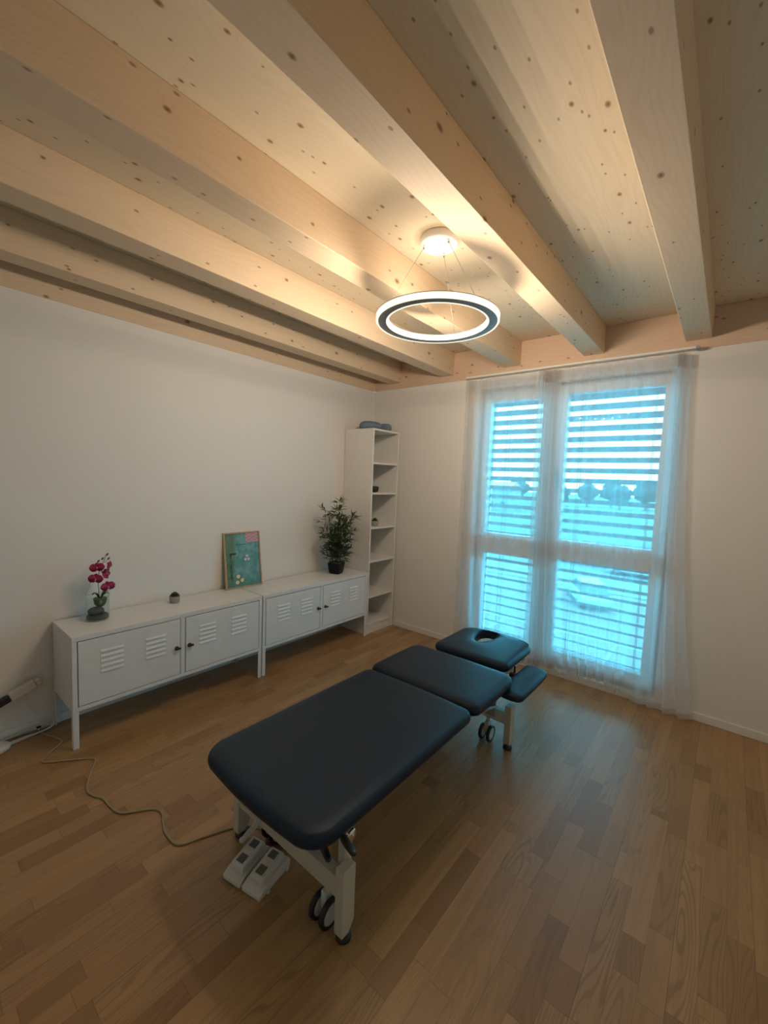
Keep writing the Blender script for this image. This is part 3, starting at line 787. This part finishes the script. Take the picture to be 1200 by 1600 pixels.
# end frames
def endframe(yf, back):
    """post pair with a crossbar; yf = face towards the foot end"""
    e = MB(); d = .058
    e.box(TX0+.036, TX1-.036, yf+.004, yf+.046, .150, .222)
    eo = e.build('crossbar', CREAM, mt, bevel=.003)
    for x0 in (TX0, TX1-.038):
        p = MB(); p.prism([(yf, .028), (yf+d*.6, .028), (yf+d, .062), (yf+d, .262), (yf, .262)] if not back else [(yf, .04), (yf+.012, .03), (yf+d, .03), (yf+d, .262), (yf, .262)], 'x', x0, x0+.038)
        p.build('end_post', CREAM, mt, bevel=.003)
        MB().lathe([(0, 0), (.024, 0), (.026, .004), (.024, .016), (.010, .020), (.008, .045), (0, .045)], (x0+.019, yf+.028, 0), 20).build('levelling_foot', BLACKP, mt)
endframe(-2.552, False); endframe(-1.20, True)
# base rails, lift arms, actuator
b = MB()
for x in (1.70, 1.86): MB().box(x, x+.04, -2.51, -1.19, .152, .192).build('base_rail', CREAM, mt, bevel=.003)
for x in (1.665, 1.91):
    for ya, yb in ((-2.35, -1.95), (-1.75, -1.35)):
        mm = MB(); a = Vector((x, ya, .17)); c = Vector((x, yb, .385)); dd = (c-a).normalized(); q = Vector((0, -dd.z, dd.y))*.018
        mm.add([p+Vector((s_, 0, 0)) for s_ in (0, .02) for p in (a-q, c-q, c+q, a+q)], [(0, 1, 2, 3), (7, 6, 5, 4), (0, 4, 5, 1), (1, 5, 6, 2), (2, 6, 7, 3), (3, 7, 4, 0)])
        mm.build('lift_arm', CREAM, mt, bevel=.003)
MB().tube([(1.80, -2.25, .21), (1.80, -1.75, .30)], .025).build('actuator', BLACKP, mt)
MB().box(1.78, 1.88, -2.34, -2.24, .17, .29).build('actuator_motor', BLACKP, mt, bevel=.01)
# side linkage near the head end, seen under the middle pad
MB().tube([(2.05, -1.62, .33), (2.085, -1.22, .255)], .009).build('linkage_rod', GREYM, mt)
MB().box(2.03, 2.09, -1.25, -1.235, .20, .375).build('linkage_plate', GREYM, mt, bevel=.003)
# support column near the front, with the pivot
mm = MB(); mm.box(2.085, 2.115, -2.50, -2.46, .192, .40); mm.build('support_post', CREAM, mt, bevel=.003)
MB().lathe([(0, 2.112), (.020, 2.112), (.020, 2.13), (.012, 2.136), (0, 2.136)], (0, -2.48, .33), 20, 'x').build('pivot', CHROME, mt)
# casters
def caster(x, y, R=.05):
    k = MB(); k.lathe([(0, .115), (.012, .115), (.012, .155), (0, .155)], (x, y+.012, 0), 16); k.box(x-.013, x+.013, y-.012, y+.035, .05, .118)
    ko = k.build('caster', WPL, mt, bevel=.004)
    for s_ in (-1, 1):
        a, c = sorted((x+s_*.016, x+s_*.034)); 
        MB().lathe([(R*.74, a), (R*.94, a), (R, a+.004), (R, c-.004), (R*.94, c), (R*.74, c), (R*.74, a)], (0, y, R), 36, 'x', False, False).build('tyre', BLACKP, ko)
        MB().lathe([(0, a+.001), (R*.73, a+.001), (R*.73, c-.002), (R*.6, c-.001), (R*.3, c+.0 if s_ > 0 else c), (0, c)], (0, y, R), 32, 'x').build('wheel_hub', WPL, ko)
caster(2.060, -2.528, .050); caster(1.655, -2.440, .050); caster(2.015, -1.178, .048); caster(1.64, -1.178, .048)
# levers with black grips
def lever(p0, p1, p2):
    m_ = MB(); m_.tube(spline([p0, ((Vector(p0)+Vector(p1))/2), p1]), .005, 8); lo = m_.build('lever', CHROME, mt)
    a, c = Vector(p1), Vector(p2); g_ = MB(); g_.tube([a.lerp(c, t) for t in (0, .05, .25, .6, .9, 1)], .01, 14, [.006, .0105, .0125, .012, .010, .004]); g_.build('grip', BLACKP, lo)
lever((2.02, -2.44, .392), (2.075, -2.565, .318), (2.160, -2.615, .352))
lever((2.05, -2.44, .398), (2.135, -2.535, .366), (2.268, -2.620, .445))

# ------------------------------------------------------------------ foot pedal
FPC = Vector((1.728, -2.578, 0)); FR = Matrix.Translation(FPC) @ Matrix.Rotation(math.radians(12), 4, 'Z')
fp = thing('foot_pedal', FPC, 'white double foot pedal switch on the floor under the massage table end', 'foot pedal')
def fpoly(mb, prof, x0, x1):
    """side profile (y, z) extruded in the pedal's own x"""
    n = len(prof); vs = [FR @ Vector((x, y, z)) for x in (x0, x1) for y, z in prof]
    mb.add(vs, [tuple(range(n)), tuple(range(2*n-1, n-1, -1))]+[(i, (i+1) % n, n+(i+1) % n, n+i) for i in range(n)])
m = MB()
for x0, x1 in ((-.094, -.004), (.004, .094)): fpoly(m, [(-.085, 0), (.085, 0), (.085, .030), (.070, .044), (-.055, .030), (-.085, .016)], x0, x1)
m.box(-.004, .004, -.078, .08, 0, .012, FR)
m.build('pedal_base', WPL, fp, bevel=.006, seg=3)
for x0 in (-.080, .018):
    m = MB(); fpoly(m, [(-.060, .026), (.066, .042), (.066, .062), (.052, .068), (-.002, .060), (-.052, .054), (-.060, .046)], x0, x0+.062)
    ro = m.build('rocker', WPL, fp, bevel=.005, seg=3)
    for ya, za, yb, zb in ((-.045, .0555, -.012, .0590), (.020, .0640, .050, .0682)):
        m = MB(); n_ = Vector((0, -(zb-za), yb-ya)).normalized()*.0015
        vs = [FR @ p for p in [Vector((x, y, z))+n_*s_ for s_ in (-1.5, 1) for x, y, z in ((x0+.015, ya, za), (x0+.047, ya, za), (x0+.047, yb, zb), (x0+.015, yb, zb))]]
        m.add(vs, [(0, 1, 2, 3), (7, 6, 5, 4), (0, 4, 5, 1), (1, 5, 6, 2), (2, 6, 7, 3), (3, 7, 4, 0)]); m.build('button_pad', GREYP, ro)
for y in (-.045, .06): MB().box(.094, .102, y-.006, y+.006, .004, .014, FR).build('side_lug', WPL, fp)
pth = spline([FR @ Vector((-.05, .08, .03)), (1.598, -2.51, .02), (1.592, -2.56, .035), (1.625, -2.572, .07), (1.662, -2.573, .12), (1.700, -2.572, .17), (1.725, -2.570, .215), (1.752, -2.555, .245), (1.775, -2.50, .245)], 10)
m = MB(); m.tube(pth[:26], .0035)
coil = []; N_ = 380
for k in range(N_+1):
    s_ = 24+k/N_*(len(pth)-26); i = int(s_); fr_ = s_-i; c = pth[i].lerp(pth[min(i+1, len(pth)-1)], fr_)
    t = (pth[min(i+1, len(pth)-1)]-pth[i]).normalized() if i < len(pth)-1 else Vector((0, 0, 1)); a_ = t.cross(Vector((1, .3, 0))).normalized(); b_ = t.cross(a_)
    ph = k/N_*2*PI*24; coil.append(c+a_*.0085*math.cos(ph)+b_*.0085*math.sin(ph))
m.tube(coil, .0024, 6); m.build('coiled_cable', WCORD, fp)

# ------------------------------------------------------------------ cords, outlet
m = MB(); fl = .0048
m.tube(spline([(1.80, -2.40, .16), (1.74, -2.44, .04), (1.62, -2.44, fl), (1.50, -2.50, fl), (1.43, -2.64, fl), (1.39, -2.725, fl), (1.30, -2.735, fl), (1.24, -2.722, fl), (1.175, -2.70, fl), (1.125, -2.712, fl),
               (1.08, -2.77, fl), (1.035, -2.822, fl), (.96, -2.838, fl), (.89, -2.842, fl), (.83, -2.868, fl), (.765, -2.873, fl), (.66, -2.83, fl), (.575, -2.785, fl), (.535, -2.785, fl),
               (.47, -2.86, fl), (.40, -2.95, fl), (.37, -2.962, fl), (.335, -2.935, fl), (.27, -2.865, fl), (.235, -2.85, fl), (.17, -2.87, fl), (.10, -2.90, fl), (.06, -2.905, fl)], 8), .0045, 8)
tag(m.build('floor_cable', CORD), 'long thin beige power cord winding over the floor to the massage table', 'cord')
m = MB()
for q in range(3):
    m.tube(spline([(.10, -3.10, .005+q*.007), (.085, -3.00, .008+q*.006), (.07+q*.01, -2.93, .006+q*.007), (.06+q*.014, -2.87, .012+q*.006), (.050+q*.010, -2.852+q*.004, .022+q*.004), (.032, -2.842, .032+q*.006), (.028, -2.87, .028+q*.007), (.03, -2.91, .022+q*.005), (.03+q*.006, -3.08, .016)], 8), .0032, 8)
m.tube(spline([(.06, -2.915, .02), (.05, -2.90, .05), (.035, -2.905, .09), (.02, -2.93, .13), (.02, -2.95, .19), (.03, -2.96, .24)]), .003, 8)
MB_ = m; tag(m.build('extension_cable', WCORD), 'looped bundle of white cable along the left wall beside the cabinet leg', 'cable')
MB().box(.062, .074, -2.925, -2.905, .036, .044).build('cable_tie', BLACKP, D.objects['extension_cable'])
o = thing('wall_outlet', (0, -2.92, .29), 'white square wall outlet left of the low cabinet', 'outlet')
MB().box(.0, .009, -2.96, -2.88, .25, .33).build('cover_plate', WPL, o, bevel=.002)
MB().lathe([(.0215, .009), (.024, .009), (.024, .012), (.0215, .012), (.0205, .004)], (0, -2.92, .29), 28, 'x', False, False).build('socket_ring', WPL, o)
o = thing('power_plug', (.03, -2.95, .29), 'angled white plug with a black end leaning out of the wall outlet', 'plug')
def obox(mb, a, b, wd, ht):
    a, b = Vector(a), Vector(b); d = (b-a).normalized(); s_ = Vector((1, 0, 0)); s_ = (s_-d*s_.dot(d)).normalized(); u_ = d.cross(s_)
    vs = [p+s_*i*ht/2+u_*j*wd/2 for p in (a, b) for i in (-1, 1) for j in (-1, 1)]
    mb.add(vs, [(0, 1, 3, 2), (4, 6, 7, 5), (0, 4, 5, 1), (2, 3, 7, 6), (0, 2, 6, 4), (1, 5, 7, 3)])
m = MB(); obox(m, (.033, -2.905, .305), (.042, -2.925, .298), .036, .04); obox(m, (.042, -2.925, .298), (.055, -3.035, .258), .05, .036)
m.build('plug_body', WPL, o, bevel=.006, seg=3)
m = MB(); obox(m, (.055, -3.035, .258), (.062, -3.17, .205), .040, .034); m.build('plug_end', BLACKP, o, bevel=.008, seg=3)
m = MB(); ls = []
for s_, z in ((.85, 0), (1, .006), (1, .020), (.92, .028), (.6, .031)):
    ls.append([(.10+.052*s_*math.cos(a), -3.105+.062*s_*math.sin(a), z) for a in [2*PI*i/32 for i in range(32)]])
m.loops(ls); tag(m.build('cable_reel', WPL), 'round white disc lying on the floor at the far left edge by the wall', 'disc')

# ------------------------------------------------------------------ outside, seen through the window
GZ = -5.5
ASPH = plain('pale_paving', (.11, .062, .055), .9, var=.08, scale=.8); DRY = plain('dry_grass', (.11, .085, .05), .95, var=.2, scale=1.5)
GRS = plain('green_field', (.05, .055, .035), .95, var=.3, scale=.3); ROAD = plain('grey_road', (.07, .07, .07), .9)
TREE = plain('tree_foliage', (.030, .033, .025), .95, var=.3, scale=2); TRUNK = plain('tree_bark', (.12, .09, .06), .9)
ROOF = plain('red_roof_tiles', (.50, .10, .06), .85); HWALL = plain('pale_house_wall', (.16, .14, .12), .9)
LINE = plain('white_road_paint', (.17, .17, .17), .8); CARW = plain('white_car_paint', (.22, .22, .22), .4); CARB = plain('blue_car_paint', (.10, .22, .38), .3)
CARG = plain('dark_car_glass', (.03, .04, .05), .1)
def ground(name, y0, y1, mat, dz, lab, cat):
    struct(MB().box(-150, 110, y0, y1, GZ-.5, GZ+dz).build(name, mat))
ground('parking_lot', .6, 27.5, ASPH, 0, '', ''); ground('dry_verge', 27.5, 33.5, DRY, .05, '', ''); ground('road', 33.5, 43.5, ROAD, 0, '', ''); ground('green_field', 43.5, 400, GRS, .04, '', '')
m = MB()
for k in range(14): m.box(-16+k*2.6, -15.88+k*2.6, 12.5, 17.5, GZ+.002, GZ+.012, None)
m.box(-16, 18.6, 17.5, 17.62, GZ+.002, GZ+.012)
struct(m.build('parking_line', LINE))
def car(x, y, rot, paint_, label):
    t = thing('car', (x, y, GZ), label, 'car'); R_ = Matrix.Translation((x, y, GZ)) @ Matrix.Rotation(rot, 4, 'Z')
    body = [(-2.1, .30), (-2.12, .62), (-1.95, .82), (-1.1, .92), (1.0, .93), (1.9, .80), (2.12, .58), (2.1, .30)]
    cab = [(-1.75, .88), (-1.35, 1.36), (-.9, 1.46), (.35, 1.45), (1.05, .90)]
    def ext(pts, wb, wt, zlo, zhi):
        mb = MB(); n = len(pts); ls = []
        for sgn in (-1, 1): ls.append([R_ @ Vector((px, sgn*(wb+(wt-wb)*max(0, (pz-zlo)/(zhi-zlo)))/2, pz)) for px, pz in pts])
        mb.loops(ls, True, True, True, smooth=False); return mb
    ext(body, 1.76, 1.66, .3, .93).build('car_body', paint_, t, bevel=.07, seg=3)
    ext(cab, 1.56, 1.22, .88, 1.46).build('car_windows', CARG, t, bevel=.05, seg=2)
    ext([(-1.30, 1.40), (-.9, 1.47), (.33, 1.46), (.45, 1.41)], 1.30, 1.18, 1.4, 1.47).build('car_roof', paint_, t, bevel=.02)
    for wx in (-1.3, 1.3):
        for wy in (-.78, .78):
            mb = MB(); mb.lathe([(0, -.1), (.25, -.1), (.31, -.07), (.31, .07), (.25, .1), (0, .1)], (0, 0, 0), 20, 'y')
            mb.v = [tuple(R_ @ (Vector(p)+Vector((wx, wy, .31)))) for p in mb.v]; mb.build('wheel', CARG, t)
car(-3.2, 24.2, math.radians(118), CARW, 'white car parked outside, nearest one seen through the lower right pane')
car(-2.2, 35.6, 0, CARW, 'white car on the road outside, farther right behind the curtain')
car(-6.6, 38.5, 0, CARB, 'blue car on the road outside, left of the far white one')
random.seed(21)
def tree(x, y, hgt, rad, label, grp='trees along the horizon'):
    t = thing('tree', (x, y, GZ), label, 'tree', grp)
    MB().tube([(x, y, GZ), (x+.1, y, GZ+hgt*.5)], .25, 10, [.3, .18]).build('trunk', TRUNK, t)
    bm = bmesh.new(); bmesh.ops.create_icosphere(bm, subdivisions=3, radius=1)
    for v in bm.verts:
        n_ = noise.noise(v.co*1.7+Vector((x, y, 0)))*.45+noise.noise(v.co*4+Vector((y, x, 0)))*.22
        v.co *= 1+n_; v.co = Vector((v.co.x*rad, v.co.y*rad, v.co.z*hgt*.38+hgt*.62))
    me = D.meshes.new('crown'); bm.to_mesh(me); bm.free(); me.materials.append(TREE)
    o_ = D.objects.new('crown', me); COL.objects.link(o_); o_.parent = t
ORD = ('first', 'second', 'third', 'fourth', 'fifth', 'sixth', 'seventh')
for leaf_name, xs in (('left', (-84, -75, -66, -58, -50)), ('right', (-43, -36, -30, -24, -18, -13))):
    for k, x in enumerate(xs):
        y = 150+9*(k % 3); tree(x, y, random.uniform(7.0, 9.8), random.uniform(3.0, 3.9), 'distant tree on the horizon seen through the %s window leaf, %s from the left' % (leaf_name, ORD[k]))
def house(x, y, w_, d_, hh, label):
    t = thing('house', (x, y, GZ), label, 'house')
    MB().box(x-w_/2, x+w_/2, y-d_/2, y+d_/2, GZ, GZ+hh).build('house_walls', HWALL, t)
    MB().prism([(y-d_/2-.4, GZ+hh), (y+d_/2+.4, GZ+hh), (y, GZ+hh+2.0)], 'x', x-w_/2-.4, x+w_/2+.4).build('roof', ROOF, t)
    for k in range(4): MB().box(x-w_/2+1.2+k*(w_-2.4)/3-.5, x-w_/2+1.2+k*(w_-2.4)/3+.5, y-d_/2-.05, y-d_/2, GZ+1.2, GZ+2.4).build('house_window', CARG, t)
house(-47, 105, 12, 9, 5.6, 'distant pale house with red roof seen through the left window leaf')
